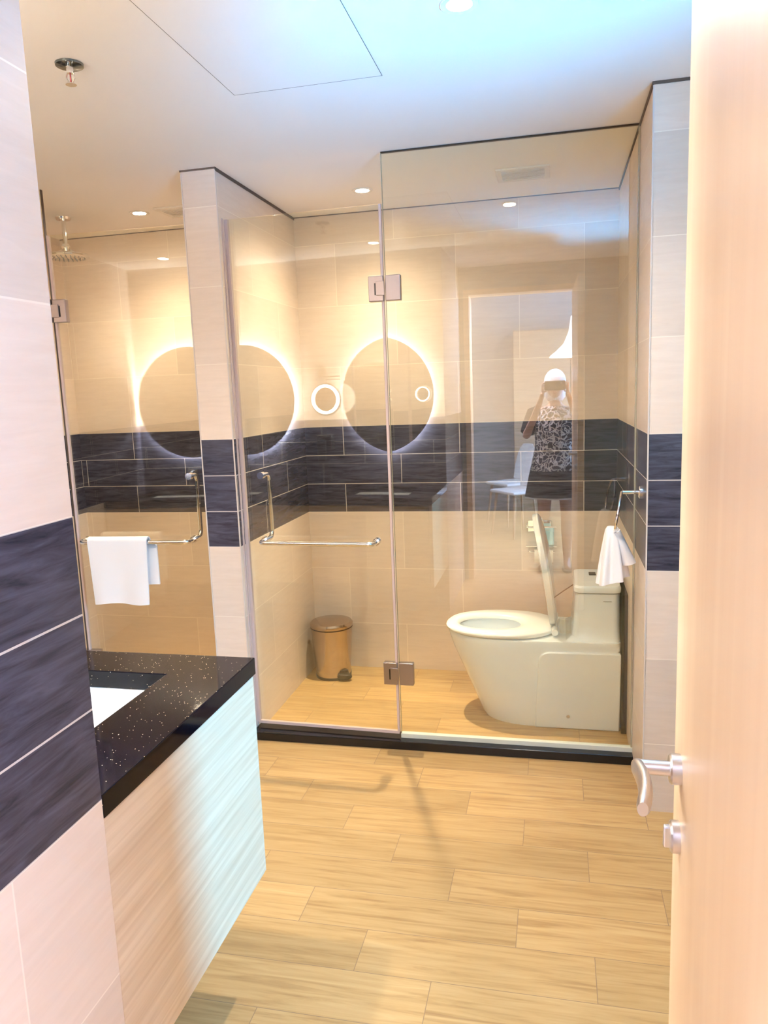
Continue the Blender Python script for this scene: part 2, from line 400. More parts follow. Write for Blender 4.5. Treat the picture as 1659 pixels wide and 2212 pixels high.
# local: leaf runs along +Y, its room-side face at x = 0 (towards the camera side)
part(dm, 'leaf', box(BM(), 0.0, 0.042, 0.0, 0.815, 0.006, 2.12), M_DOOR, bevel=0.002)
LZ = 1.022
hb = BM(); lathe(hb, [(0.0, 0.0), (0.017, 0.0), (0.017, 0.010), (0.015, 0.012), (0.0, 0.012)], (0.0, 0.765, LZ), (-1, 0, 0), 32)
handle = part(dm, 'door_handle', hb, M_SATIN)
part(handle, 'stem', cyl(BM(), (-0.008, 0.765, LZ), (-0.046, 0.765, LZ), 0.0085, n=20), M_SATIN)
lev = BM()
rings = []
for k in range(13):
    t = k / 12; y = 0.768 - t * 0.088; wv = 0.0105 + 0.004 * math.sin(PI * t); th = 0.0075
    if k in (0, 12): wv *= 0.75; th *= 0.75
    cx = -0.047 + 0.006 * math.sin(PI * t)
    rings.append([Vector((cx + th * math.cos(a), y, LZ + wv * math.sin(a) - 0.004 * t)) for a in [2*PI*i/18 for i in range(18)]])
loft(lev, rings); part(handle, 'lever', lev, M_SATIN)
lb = BM(); lathe(lb, [(0.0, 0.0), (0.018, 0.0), (0.018, 0.008), (0.016, 0.010), (0.0, 0.010)], (0.0, 0.765, LZ - 0.082), (-1, 0, 0), 32)
lk = part(dm, 'lock', lb, M_SATIN)
part(lk, 'thumb_turn', box(BM(), -0.017, -0.008, 0.761, 0.769, LZ - 0.095, LZ - 0.069), M_SATIN, bevel=0.002)
for z in (0.25, 1.1, 1.95):
    part(dm, 'hinge', cyl(BM(), (0.022, -0.006, z - 0.05), (0.022, -0.006, z + 0.05), 0.007, n=14), M_SATIN)

# ================================================================ glass screens
def L_handle(root, x_grip, x_end, zt, zb, yg):
    """grip inside, towel bar outside, back to back through the glass; local y=0 is the glass"""
    hd = BM(); inn = 0.075
    tube(hd, arc_round([(x_grip, yg + 0.006, zt), (x_grip, yg + inn, zt), (x_grip, yg + inn, zb), (x_grip, yg + 0.006, zb)], 0.03, 8), 0.0095, 16)
    h = part(root, 'handle', hd, M_CHROME)
    fl = BM()
    for z in (zt, zb):
        cyl(fl, (x_grip, yg - 0.012, z), (x_grip, yg + 0.012, z), 0.0145, n=24)
    part(h, 'flange', fl, M_CHROME)
    out = -0.062; dirx = 1 if x_end > x_grip else -1
    bb = BM(); tube(bb, arc_round([(x_grip, yg - 0.006, zb), (x_grip, yg + out, zb), (x_end, yg + out, zb), (x_end, yg - 0.006, zb)], 0.03, 8), 0.0095, 16)
    br = part(root, 'towel_bar', bb, M_CHROME)
    ff = BM()
    cyl(ff, (x_end, yg - 0.012, zb), (x_end, yg + 0.012, zb), 0.0145, n=24); part(br, 'flange', ff, M_CHROME)
def hinge_half(root, x0, x1, z, yg, knuckle=True):
    hb = BM(); box(hb, x0, x1, yg - 0.014, yg + 0.014, z - 0.047, z + 0.047)
    h = part(root, 'hinge_plate', hb, M_HINGE, bevel=0.0025)
    return h
# fixed panel, right, floor to ceiling
fp = thing('fixed_glass_panel', 'tall fixed clear glass panel in front of the toilet, reaching the ceiling', 'glass panel', (-0.17, G, 0.045))
GE = -0.6265
part(fp, 'glass_pane', box(BM(), GE + 0.001, XR - 0.001, G - 0.005, G + 0.005, 0.049, H - 0.001), M_GLASS, smooth=False)
part(fp, 'polished_edge', box(BM(), GE - 0.0006, GE + 0.001, G - 0.005, G + 0.005, 0.049, H - 0.001), M_EDGE, smooth=False)
part(fp, 'floor_channel', box(BM(), GE, XR, G - 0.012, G + 0.012, 0.0362, 0.054), M_CHAN, smooth=False)
part(fp, 'top_seal', box(BM(), GE, XR, G - 0.005, G + 0.005, H - 0.006, H - 0.001), M_GAP, smooth=False)
part(fp, 'wall_seal', box(BM(), XR - 0.006, XR - 0.0005, G - 0.007, G + 0.007, 0.049, H - 0.006), M_EDGE, smooth=False)
for z in (1.842, 0.312):
    h = hinge_half(fp, GE + 0.002, GE + 0.060, z, G)
# fixed panel, left
fq = thing('fixed_glass_panel', 'narrow fixed clear glass panel at the far left edge of the shower', 'glass panel', (-2.33, G, 0.045))
part(fq, 'glass_pane', box(BM(), XL + 0.001, -2.062, G - 0.005, G + 0.005, 0.049, H - 0.001), M_GLASS, smooth=False)
part(fq, 'polished_edge', box(BM(), -2.062, -2.059, G - 0.006, G + 0.006, 0.049, H - 0.001), M_GAP, smooth=False)
part(fq, 'floor_channel', box(BM(), XL + 0.001, -2.06, G - 0.012, G + 0.012, 0.0362, 0.054), M_CHAN, smooth=False)
for z in (1.845, 0.312): hinge_half(fq, -2.112, -2.062, z, G)
# right glass door (toilet), hinged on its right edge
DT = 2.148
def glass_door(label, hx, width, sgn, ang, mid_label):
    """local x runs from the hinge line away along sgn"""
    r = thing('glass_door', label, 'glass door', (hx, G, 0.052), ang)
    z0, z1 = 0.004, DT - 0.052
    a, b = sorted((sgn * 0.004, sgn * width))
    pn = part(r, 'glass_pane', box(BM(), a, b, -0.005, 0.005, z0, z1), M_GLASS, smooth=False)
    e0 = sgn * 0.004; e1 = sgn * 0.002
    part(r, 'polished_edge', box(BM(), min(e0, e1) , max(e0, e1), -0.005, 0.005, z0, z1), M_EDGE, smooth=False)
    w0, w1 = sorted((sgn * (width - 0.006), sgn * (width + 0.004)))
    part(r, 'edge_seal', box(BM(), w0, w1, -0.008, 0.008, z0, z1), M_RUBBER, smooth=False)
    w0, w1 = sorted((sgn * 0.0015, sgn * 0.0115))
    part(r, 'hinge_side_seal', box(BM(), w0, w1, -0.0075, 0.0075, z0, z1), M_RUBBER, bevel=0.002)
    part(r, 'bottom_seal', box(BM(), a, b, -0.0065, 0.0065, z0 - 0.006, z0 + 0.006), M_RUBBER, smooth=False)
    for z in (1.842, 0.312):
        x0, x1 = sorted((sgn * 0.002, sgn * 0.060))
        h = hinge_half(r, x0, x1, z - 0.052, 0)
        k0, k1 = sorted((-sgn * 0.003, sgn * 0.030))
        part(h, 'hinge_knuckle', box(BM(), k0, k1, -0.0185, -0.012, z - 0.052 - 0.026, z - 0.052 + 0.026), M_HINGE, bevel=0.001)
        s0, s1 = sorted((sgn * 0.030, sgn * 0.036))
        part(h, 'hinge_slot', box(BM(), s0, s1, -0.0150, -0.0138, z - 0.052 - 0.024, z - 0.052 + 0.020), M_BLACK, smooth=False)
    return r
dr = glass_door('clear glass door left of the toilet panel, with chrome handle and empty towel bar', -0.6305, 0.632, -1, -0.033, None)
L_handle(dr, -0.553, -0.070, 1.134 - 0.052, 0.862 - 0.052, 0)
dl = glass_door('clear glass shower door left of the tiled pillar, with a white towel over its bar', -2.0565, 0.636, 1, 0.055, None)
L_handle(dl, 0.545, 0.045, 1.134 - 0.052, 0.862 - 0.052, 0)
# channel strips on the partition side
js = thing('door_jamb_channel', 'narrow satin jamb channel on the pillar beside the middle glass door', 'channel', (-1.269, G, 0.045))
part(js, 'channel', box(box(BM(), -1.271, -1.2665, G - 0.013, G - 0.003, 0.046, DT), -1.271, -1.2665, G + 0.012, G + 0.02, 0.046, DT), M_RUBBER, smooth=False)

# ---------------------------------------------------------------- towel on the left bar
def draped(name, label, x0, x1, y, z, r, front, back, mat, n=26, amp=0.004, th=0.012):
    bm = BM(); prof = []
    for k in range(9): prof.append((y - r, z - front + (front) * k / 9))
    for k in range(11):
        a = PI - PI * k / 10; prof.append((y + r * math.cos(a), z + r * math.sin(a)))
    for k in range(1, 10): prof.append((y + r, z - back * k / 9))
    grid_o, grid_i = [], []
    for i in range(n + 1):
        s = i / n; x = x0 + (x1 - x0) * s; ro, ri = [], []
        for j, (py, pz) in enumerate(prof):
            hang = max(0, z - pz); side = -1 if j < 14 else 1
            dy = side * (amp * math.sin(s * 9 + (0 if side < 0 else 2)) * hang / 0.2 + 0.0)
            dx = 0.012 * (hang / 0.3) * (0.5 - s) * 2 * (1 if side < 0 else -0.2)
            dz = 0.004 * math.sin(s * 7 + side) if j in (0, len(prof) - 1) else 0
            xx = x + dx + (0.028 if side > 0 and hang > 0 else 0)
            ro.append(bm.verts.new((xx, py + dy, pz + dz)))
            off = th
            if hang > 0: q = (py + dy - side * -1 * 0 + (off if side < 0 else -off) * 0.6, pz + dz)
            else:
                a = math.atan2(pz - z, py - y); q = (y + (r - off * 0.6) * math.cos(a), z + (r - off * 0.6) * math.sin(a))
            ri.append(bm.verts.new((xx, q[0], q[1])))
        grid_o.append(ro); grid_i.append(ri)
    m = len(prof)
    for i in range(n):
        for j in range(m - 1):
            bm.faces.new((grid_o[i][j], grid_o[i+1][j], grid_o[i+1][j+1], grid_o[i][j+1]))
            bm.faces.new((grid_i[i][j], grid_i[i][j+1], grid_i[i+1][j+1], grid_i[i+1][j]))
        bm.faces.new((grid_o[i][0], grid_i[i][0], grid_i[i+1][0], grid_o[i+1][0]))
        bm.faces.new((grid_o[i][-1], grid_o[i+1][-1], grid_i[i+1][-1], grid_i[i][-1]))
    for i in (0, n):
        for j in range(m - 1):
            bm.faces.new((grid_o[i][j], grid_o[i][j+1], grid_i[i][j+1], grid_i[i][j]))
    return solo(name, label, 'towel', bm, mat)
bt = draped('bath_towel', 'white bath towel folded over the chrome bar of the left shower door', -1.962, -1.690, G - 0.058, 0.866, 0.021, 0.272, 0.195, M_TOWEL)

bt.rotation_euler = (0, 0, 0.055); bt.location.y += 0.0125

# ================================================================ vanity
VX0, VY1, VZ0 = XL + 0.004, 1.570, 0.317
va = thing('vanity_cabinet', 'wall-hung wood-look vanity cabinet under the black countertop', 'cabinet', (-1.64, 1.26, VZ0))
part(va, 'body', box(BM(), VX0, XN - 0.020, YC + 0.002, VY1 - 0.020, VZ0, 0.64), M_VAN, bevel=0.001)
part(va, 'end_panel', box(BM(), XN - 0.020, XN - 0.001, YC + 0.002, VY1 - 0.002, VZ0, 0.8115), M_VAN, bevel=0.001)
for k in range(4):
    a = VX0 + 0.003 + k * (XN - 0.022 - VX0) / 4; b = VX0 - 0.001 + (k + 1) * (XN - 0.022 - VX0) / 4
    d = part(va, 'door', box(BM(), a, b, VY1 - 0.019, VY1 - 0.001, VZ0 + 0.002, 0.80), M_VAN, bevel=0.002)
    part(d, 'handle', cyl(BM(), ((a+b)/2 - 0.06, VY1 + 0.014, 0.75), ((a+b)/2 + 0.06, VY1 + 0.014, 0.75), 0.005, n=12), M_CHROME)
# countertop slab with two cut-outs
sinks = [(-1.375, -0.845), (-2.465, -1.935)]; SY0, SY1 = 1.055, 1.455; ZT = 0.852; ZS = 0.812
ct = BM(); xs = [VX0, sinks[1][0], sinks[1][1], sinks[0][0], sinks[0][1], XN + 0.001]; ys = [YC + 0.001, SY0, SY1, 1.580]
vt = {}
for i, x in enumerate(xs):
    for j, y in enumerate(ys):
        for k, z in enumerate((ZS, ZT)): vt[i, j, k] = ct.verts.new((x, y, z))
holes = {(1, 1), (3, 1)}
def cell(i, j): return 0 <= i < 5 and 0 <= j < 3 and (i, j) not in holes
for i in range(5):
    for j in range(3):
        if not cell(i, j): continue
        for k in (0, 1): ct.faces.new((vt[i, j, k], vt[i+1, j, k], vt[i+1, j+1, k], vt[i, j+1, k]))
        for (a, b, ni, nj) in (((i, j), (i+1, j), i, j-1), ((i+1, j), (i+1, j+1), i+1, j), ((i+1, j+1), (i, j+1), i, j+1), ((i, j+1), (i, j), i-1, j)):
            if not cell(ni, nj): ct.faces.new((vt[a[0], a[1], 0], vt[b[0], b[1], 0], vt[b[0], b[1], 1], vt[a[0], a[1], 1]))
solo('countertop', 'polished black speckled granite countertop in the left foreground', 'countertop', ct, M_GRAN, smooth=False, bevel=0.0018)
def sink(x0, x1, label, flabel):
    s = thing('undermount_sink', label, 'sink', ((x0 + x1)/2, (SY0 + SY1)/2, 0.66), group='undermount sinks in the granite top')
    bm = BM(); rr = []
    def rrect(ax0, ax1, ay0, ay1, z, rad, k=5):
        pts = []
        for cx, cy, a0 in ((ax1 - rad, ay1 - rad, 0), (ax0 + rad, ay1 - rad, PI/2), (ax0 + rad, ay0 + rad, PI), (ax1 - rad, ay0 + rad, 1.5*PI)):
            for q in range(k + 1):
                a = a0 + PI/2 * q / k; pts.append(Vector((cx + rad*math.cos(a), cy + rad*math.sin(a), z)))
        return pts
    e = 0.012
    loft(bm, [rrect(x0-e, x1+e, SY0-e, SY1+e, ZS-0.001, 0.02), rrect(x0+0.001, x1-0.001, SY0+0.001, SY1-0.001, ZS-0.001, 0.012), rrect(x0+0.004, x1-0.004, SY0+0.004, SY1-0.004, ZS-0.02, 0.02),
              rrect(x0+0.02, x1-0.02, SY0+0.02, SY1-0.02, 0.70, 0.04), rrect(x0+0.05, x1-0.05, SY0+0.05, SY1-0.05, 0.672, 0.06), rrect(x0+0.2, x1-0.2, SY0+0.14, SY1-0.14, 0.668, 0.03)], False, True)
    part(s, 'basin', bm, M_WHITE)
    part(s, 'drain', lathe(BM(), [(0.0, 0.004), (0.02, 0.004), (0.024, 0.0)], ((x0+x1)/2, (SY0+SY1)/2, 0.669), n=24), M_CHROME)
    f = thing('basin_faucet', flabel, 'faucet', ((x0+x1)/2, 1.015, ZT), group='basin faucets')
    bm = BM(); cx = (x0+x1)/2
    cyl(bm, (cx, 1.015, ZT), (cx, 1.015, ZT + 0.13), 0.020, n=24); part(f, 'body', bm, M_CHROME)
    part(f, 'spout', tube(BM(), arc_round([(cx, 1.015, ZT+0.10), (cx, 1.06, ZT+0.125), (cx, 1.15, ZT+0.105), (cx, 1.152, ZT+0.085)], 0.015), 0.011, 14), M_CHROME)
    part(f, 'lever', box(BM(), cx-0.009, cx+0.009, 1.005, 1.075, ZT+0.131, ZT+0.139), M_CHROME, bevel=0.003)
sink(*sinks[0], 'white rectangular sink set in the black countertop, nearest the door', 'chrome faucet behind the sink nearest the door')
sink(*sinks[1], 'white rectangular sink at the far left end of the countertop', 'chrome faucet behind the sink at the far left')

# round backlit mirrors on the vanity wall
def mirror(cx, label):
    cz = 1.436; r = 0.372; y = YC
    t = thing('round_backlit_mirror', label, 'mirror', (cx, y, cz - r), group='round mirrors over the vanity')
    part(t, 'backing', lathe(BM(), [(0.0, 0.002), (r - 0.05, 0.002), (r - 0.05, 0.028), (0.0, 0.028)], (cx, y, cz), (0, 1, 0), 64), M_PLASTIC)
    part(t, 'light_strip', lathe(BM(), [(r - 0.049, 0.010), (r - 0.022, 0.012), (r - 0.022, 0.027), (r - 0.049, 0.027), (r - 0.049, 0.010)], (cx, y, cz), (0, 1, 0), 72), M_LED)
    gl = part(t, 'mirror_glass', lathe(BM(), [(0.0, 0.028), (r, 0.028), (r, 0.033), (0.0, 0.033)], (cx, y, cz), (0, 1, 0), 96), M_MIRROR)
    if cx > -2: q = lathe(BM(), [(0.040, 0.0332), (0.046, 0.0332), (0.046, 0.0345), (0.040, 0.0345), (0.040, 0.0332)], (cx + 0.30, y, cz + 0.0), (0, 1, 0), 40)
    if cx > -2: part(gl, 'light_ring', q, M_LED2)
mirror(-1.122, 'round backlit mirror over the sink nearest the door, reflected beside the fixed glass panel')
mirror(-2.205, 'round backlit mirror over the far left sink, reflected on both sides of the pillar')
# small swing-arm magnifying mirror
mx, my, mz = -1.555, YC + 0.17, 1.425
t = thing('magnifying_mirror', 'small round lit magnifying mirror on a chrome swing arm between the two big mirrors', 'magnifying mirror', (mx - 0.06, YC, 1.50))
part(t, 'wall_plate', lathe(BM(), [(0.0, 0.0), (0.045, 0.0), (0.045, 0.012), (0.02, 0.02), (0.0, 0.02)], (mx - 0.09, YC, 1.585), (0, 1, 0), 32, sy=1.35), M_SATIN)
part(t, 'arm', tube(BM(), [(mx - 0.09, YC + 0.015, 1.57), (mx - 0.09, YC + 0.06, 1.57), (mx + 0.07, YC + 0.09, 1.57), (mx + 0.07, YC + 0.09, 1.55), (mx, my, 1.55), (mx, my, 1.525)], 0.006, 10), M_CHROME)
part(t, 'rim', lathe(BM(), [(0.068, 0.0), (0.102, 0.0), (0.106, 0.008), (0.102, 0.016), (0.074, 0.016), (0.068, 0.0)], (mx, my, mz), (0, 1, 0), 56), M_CHROME)
part(t, 'light_ring', lathe(BM(), [(0.076, 0.0165), (0.094, 0.0165), (0.094, 0.0185), (0.076, 0.0185), (0.076, 0.0165)], (mx, my, mz), (0, 1, 0), 56), M_LED2)
part(t, 'mirror_glass', lathe(BM(), [(0.0, 0.006), (0.0735, 0.006), (0.0735, 0.017), (0.0, 0.017)], (mx, my, mz), (0, 1, 0), 48), M_MIRROR)
# hair dryer holder and amenities between the sinks
t = thing('hair_dryer', 'dark wall-mounted hair dryer between the sinks, seen only as a reflection', 'hair dryer', (-1.63, YC, 1.10))
part(t, 'holder', box(BM(), -1.68, -1.575, YC, YC + 0.06, 1.09, 1.19), M_BLACK, bevel=0.008)
part(t, 'body', cyl(BM(), (-1.63, YC + 0.10, 1.16), (-1.63, YC + 0.10, 1.02), 0.032, 0.026, n=20), simple('dryer_grey', (0.02, 0.02, 0.025), 0.3))
for i, x in enumerate((-1.64, -1.56)):
    t = thing('drinking_glass', ('left' if i == 0 else 'right') + ' one of two clear tumblers on the counter between the sinks', 'glass', (x, 1.13, ZT), group='tumblers on the counter')
    part(t, 'bowl', lathe(BM(), [(0.0, 0.0), (0.026, 0.0), (0.032, 0.095), (0.030, 0.095), (0.024, 0.008), (0.0, 0.008)], (x, 1.13, ZT), n=24), M_CLEAR)
    o = t

# ================================================================ downlights
def downlight(x, y, label, power, blend=1.0, size=1.6, tilt=0.0, wide=0.12):
    t = thing('downlight', label, 'downlight', (x, y, H), group='recessed ceiling downlights')
    part(t, 'trim_ring', lathe(BM(), [(0.030, 0.0005), (0.046, -0.001), (0.044, -0.004), (0.030, -0.003), (0.030, 0.0005)], (x, y, H), n=40), M_PLASTIC)
    part(t, 'lens', lathe(BM(), [(0.0, -0.0022), (0.0298, -0.0022), (0.0298, -0.0004), (0.0, -0.0004)], (x, y, H), n=32), M_LAMP)
    for sz, pw in ((0.95, power * 0.70), (2.6, power * wide)):
        d = bpy.data.lights.new('downlight_beam', 'SPOT'); d.energy = pw; d.color = WARM; d.spot_size = sz; d.spot_blend = 1.0; d.shadow_soft_size = 0.022
        o = bpy.data.objects.new('downlight_beam', d); C.objects.link(o); o.parent = t; o.location = (0, 0, -0.012); o.rotation_euler = (tilt, 0, 0)
downlight(-0.820, 3.387, 'glowing downlight over the toilet compartment, left of the vent', 185, tilt=-0.16)
downlight(-1.903, 3.394, 'glowing downlight over the shower, left of the tiled pillar', 160, tilt=-0.16)
downlight(-0.213, 1.903, 'glowing downlight at the top edge of the photo, right of the hatch', 40, wide=1.0)
downlight(-1.150, 1.290, 'glowing downlight above the sink nearest the door, seen as a reflection', 38, wide=0.6)
downlight(-2.200, 1.290, 'glowing downlight above the far left sink, seen as a reflection', 38, wide=0.6)

# sprinkler
sx, sy = -1.234, 1.907
t = thing('fire_sprinkler', 'chrome pendent fire sprinkler with round plate on the ceiling at upper left', 'sprinkler', (sx, sy, H))
part(t, 'ceiling_plate', lathe(BM(), [(0.0, -0.001), (0.036, -0.001), (0.035, -0.006), (0.016, -0.009), (0.0, -0.009)], (sx, sy, H), n=40), simple('dark_chrome', (0.22, 0.25, 0.26), 0.12, 1.0))
part(t, 'body', cyl(BM(), (sx, sy, H - 0.008), (sx, sy, H - 0.024), 0.010, 0.008, n=20), M_CHROME)
fr = BM()
for s in (-1, 1): tube(fr, arc_round([(sx + s*0.009, sy, H-0.020), (sx + s*0.013, sy, H-0.034), (sx + s*0.003, sy, H-0.050)], 0.006), 0.0021, 8)
part(t, 'yoke', fr, M_CHROME)
part(t, 'bulb', cyl(BM(), (sx, sy, H-0.024), (sx, sy, H-0.046), 0.002, n=8), simple('sprinkler_bulb', (0.5, 0.1, 0.12), 0.2))
df = BM(); lathe(df, [(0.0, 0.0), (0.014, 0.0), (0.014, -0.0018), (0.0, -0.0018)], (sx, sy, H-0.050), n=24); part(t, 'deflector', df, M_CHROME)

# rain shower
hx, hy = -2.275, 3.345
t = thing('rain_shower_head', 'round chrome rain shower head hanging from the ceiling at far left', 'shower head', (hx, hy, 2.14))
part(t, 'ceiling_flange', lathe(BM(), [(0.0, 0.0), (0.036, 0.0), (0.032, -0.010), (0.0, -0.012)], (hx, hy, H), n=32), M_CHROME)
part(t, 'pipe', cyl(BM(), (hx, hy, H - 0.008), (hx, hy, 2.205), 0.0105, n=20), M_CHROME)
part(t, 'ball_joint', lathe(BM(), [(0.0, 0.0), (0.016, 0.003), (0.020, 0.016), (0.014, 0.030), (0.0, 0.032)], (hx, hy, 2.180), n=24), M_CHROME)
hd = part(t, 'head', lathe(BM(), [(0.0, 2.186), (0.020, 2.186), (0.050, 2.170), (0.096, 2.160), (0.102, 2.155), (0.102, 2.148), (0.096, 2.145), (0.0, 2.145)], (hx, hy, 0), n=56), M_CHROME)
nz = BM()
for rr in (0.02, 0.04, 0.06, 0.08):
    for k in range(int(rr * 300)):
        a = 2*PI*k/int(rr*300); cyl(nz, (hx + rr*math.cos(a), hy + rr*math.sin(a), 2.1455), (hx + rr*math.cos(a), hy + rr*math.sin(a), 2.1415), 0.0022, n=6)
part(hd, 'nozzles', nz, simple('nozzle_grey', (0.35, 0.35, 0.34), 0.5))

# vents
def vent(x0, x1, y0, y1, label, n):
    t = thing('ceiling_vent', label, 'air vent', ((x0+x1)/2, (y0+y1)/2, H), group='ceiling exhaust vents')
    f = 0.022; z0 = H - 0.008; bm = BM()
    box(bm, x0, x1, y0, y0+f, z0, H); box(bm, x0, x1, y1-f, y1, z0, H); box(bm, x0, x0+f, y0+f, y1-f, z0, H); box(bm, x1-f, x1, y0+f, y1-f, z0, H)
    part(t, 'frame', bm, M_PLASTIC, bevel=0.002)
    part(t, 'backing', box(BM(), x0+f, x1-f, y0+f, y1-f, H-0.0015, H-0.0005), simple('vent_slat_shade', (0.10, 0.10, 0.09), 0.6), smooth=False)  # backing coloured dark to give the shade between the slats
    for k in range(n):
        y = y0 + f + (k + 0.5) * (y1 - y0 - 2*f) / n
        part(t, 'slat', box(BM(), x0+f, x1-f, y - 0.0055, y + 0.0045, z0+0.001, H-0.002), M_PLASTIC, smooth=False)
vent(-0.235, -0.018, 3.275, 3.465, 'white louvred vent in the ceiling above the toilet, behind the glass', 7)
vent(-1.800, -1.580, 3.335, 3.520, 'white louvred vent over the shower, half hidden by the pillar', 7)

# ================================================================ toilet
CY = 3.300
def dring(xf, xb, hw, z, front=0.30, n=22, pw=2.2, rb=0.02):
    """D-shaped outline: round nose at xf, straight sides, square back at xb"""
    xs_ = xf + front; pts = []
    for k in range(n + 1):
        a = PI/2 + PI * k / n
        cx = abs(math.cos(a)) ** (2/pw) * (-1); sy_ = math.copysign(abs(math.sin(a)) ** (2/pw), math.sin(a))
        pts.append(Vector((xs_ + front * cx, CY + hw * sy_, z)))
    pts.append(Vector((xb - rb, CY - hw, z))); pts.append(Vector((xb, CY - hw + rb, z)))
    pts.append(Vector((xb, CY + hw - rb, z))); pts.append(Vector((xb - rb, CY + hw, z)))
    return pts
to = thing('toilet', 'white one-piece toilet behind the glass with its lid raised', 'toilet', (-0.03, CY, 0))
bd = BM()
outer = [(-0.315, 0.150, 0.000), (-0.328, 0.153, 0.02), (-0.352, 0.160, 0.08), (-0.386, 0.168, 0.16), (-0.420, 0.175, 0.24), (-0.450, 0.181, 0.31), (-0.468, 0.184, 0.365), (-0.474, 0.185, 0.385), (-0.470, 0.182, 0.393)]
rg = [dring(xf, 0.262, hw, z, front=0.24 + 0.04 * z / 0.39) for xf, hw, z in outer]
inner = [(-0.43, 0.135, 0.393, -0.12), (-0.425, 0.130, 0.375, -0.12), (-0.40, 0.115, 0.30, -0.14), (-0.34, 0.08, 0.22, -0.18), (-0.30, 0.05, 0.19, -0.22)]
for xf, hw, z, xb in inner: rg.append(dring(xf, xb, hw, z, front=min(0.2, (xb - xf) * 0.6), rb=0.03))
loft(bd, rg)
body = part(to, 'bowl', bd, M_WHITE, angle=50)
# raised side panels with the rounded joint line
for s in (-1, 1):
    pts = arc_round([(-0.090, 0, 0.0), (-0.070, 0, 0.352), (0.262, 0, 0.352)], 0.05, 8)
    bm = BM(); a, b = [], []
    outl = [(p.x, p.z) for p in pts] + [(0.262, 0.0)]
    def ysurf(z): return 0.150 + 0.034 * min(1, z / 0.36)
    for x, z in outl:
        a.append(bm.verts.new((x, CY + s * (ysurf(z) - 0.02), z))); b.append(bm.verts.new((x, CY + s * (ysurf(z) + 0.011), z)))
    bridge(bm, a, b); bm.faces.new(b); bm.faces.new(list(reversed(a)))
    sp = part(to, 'side_panel', bm, M_WHITE, bevel=0.006)
    part(sp, 'bolt_cap', lathe(BM(), [(0.0, 0.003), (0.006, 0.003), (0.008, 0.0)], (0.05, CY + s * 0.1665, 0.06), (0, s, 0), 16), M_SATIN)
# tank
tk = BM(); rr = []
def rr_rect(x0, x1, y0, y1, z, rad, k=5):
    pts = []
    for cx, cy, a0 in ((x1-rad, y1-rad, 0), (x0+rad, y1-rad, PI/2), (x0+rad, y0+rad, PI), (x1-rad, y0+rad, 1.5*PI)):
        for q in range(k+1):
            a = a0 + PI/2*q/k; pts.append(Vector((cx + rad*math.cos(a), cy + rad*math.sin(a), z)))
    return pts
loft(tk, [rr_rect(0.02, 0.262, CY-0.180, CY+0.180, 0.360, 0.02), rr_rect(0.030, 0.262, CY-0.176, CY+0.176, 0.385, 0.02), rr_rect(0.066, 0.262, CY-0.158, CY+0.158, 0.41, 0.03), rr_rect(0.072, 0.261, CY-0.154, CY+0.154, 0.46, 0.03), rr_rect(0.080, 0.260, CY-0.152, CY+0.152, 0.595, 0.03)])
part(to, 'tank', tk, M_WHITE, angle=50)
tl = BM(); loft(tl, [rr_rect(0.078, 0.262, CY-0.154, CY+0.154, 0.598, 0.03), rr_rect(0.074, 0.264, CY-0.158, CY+0.158, 0.602, 0.032), rr_rect(0.074, 0.264, CY-0.158, CY+0.158, 0.620, 0.032), rr_rect(0.080, 0.260, CY-0.152, CY+0.152, 0.629, 0.03)])
tl_o = part(to, 'tank_lid', tl, M_WHITE)
part(tl_o, 'flush_button', box(BM(), 0.142, 0.172, CY+0.035, CY+0.085, 0.6285, 0.6325), simple('dark_chrome_button', (0.03, 0.03, 0.02), 0.2, 0.5), bevel=0.002)
part(to, 'tank_mark', box(BM(), 0.192, 0.225, CY-0.1545, CY-0.1525, 0.563, 0.567), simple('grey_mark', (0.45, 0.47, 0.45), 0.4), smooth=False)
# seat ring
def seat_outline(xf, xb, hw, z, n=40):
    pts = []
    cx = (xf + xb) / 2; ax = (xb - xf) / 2
    for k in range(n):
        a = 2*PI*k/n; c, s_ = math.cos(a), math.sin(a)
        e = 2.35
        x = cx + ax * math.copysign(abs(c) ** (2/e), c); y = CY + hw * math.copysign(abs(s_) ** (2/e), s_) * (1 - 0.07 * max(0, -c))
        pts.append(Vector((x, y, z)))
    return pts
sb = BM(); so = [((-0.470, 0.000, 0.180), 0.397), ((-0.482, 0.005, 0.188), 0.403), ((-0.484, 0.005, 0.189), 0.412), ((-0.474, 0.000, 0.182), 0.420), ((-0.44, -0.12, 0.118), 0.421), ((-0.428, -0.148, 0.102), 0.414), ((-0.425, -0.152, 0.100), 0.402), ((-0.432, -0.14, 0.108), 0.397)]
rv = [[sb.verts.new(p) for p in seat_outline(a[0], a[1], a[2], z)] for a, z in so]
for a, b in zip(rv, rv[1:]): bridge(sb, a, b)
bridge(sb, rv[-1], rv[0])
part(to, 'seat', sb, M_SEAT, angle=60)
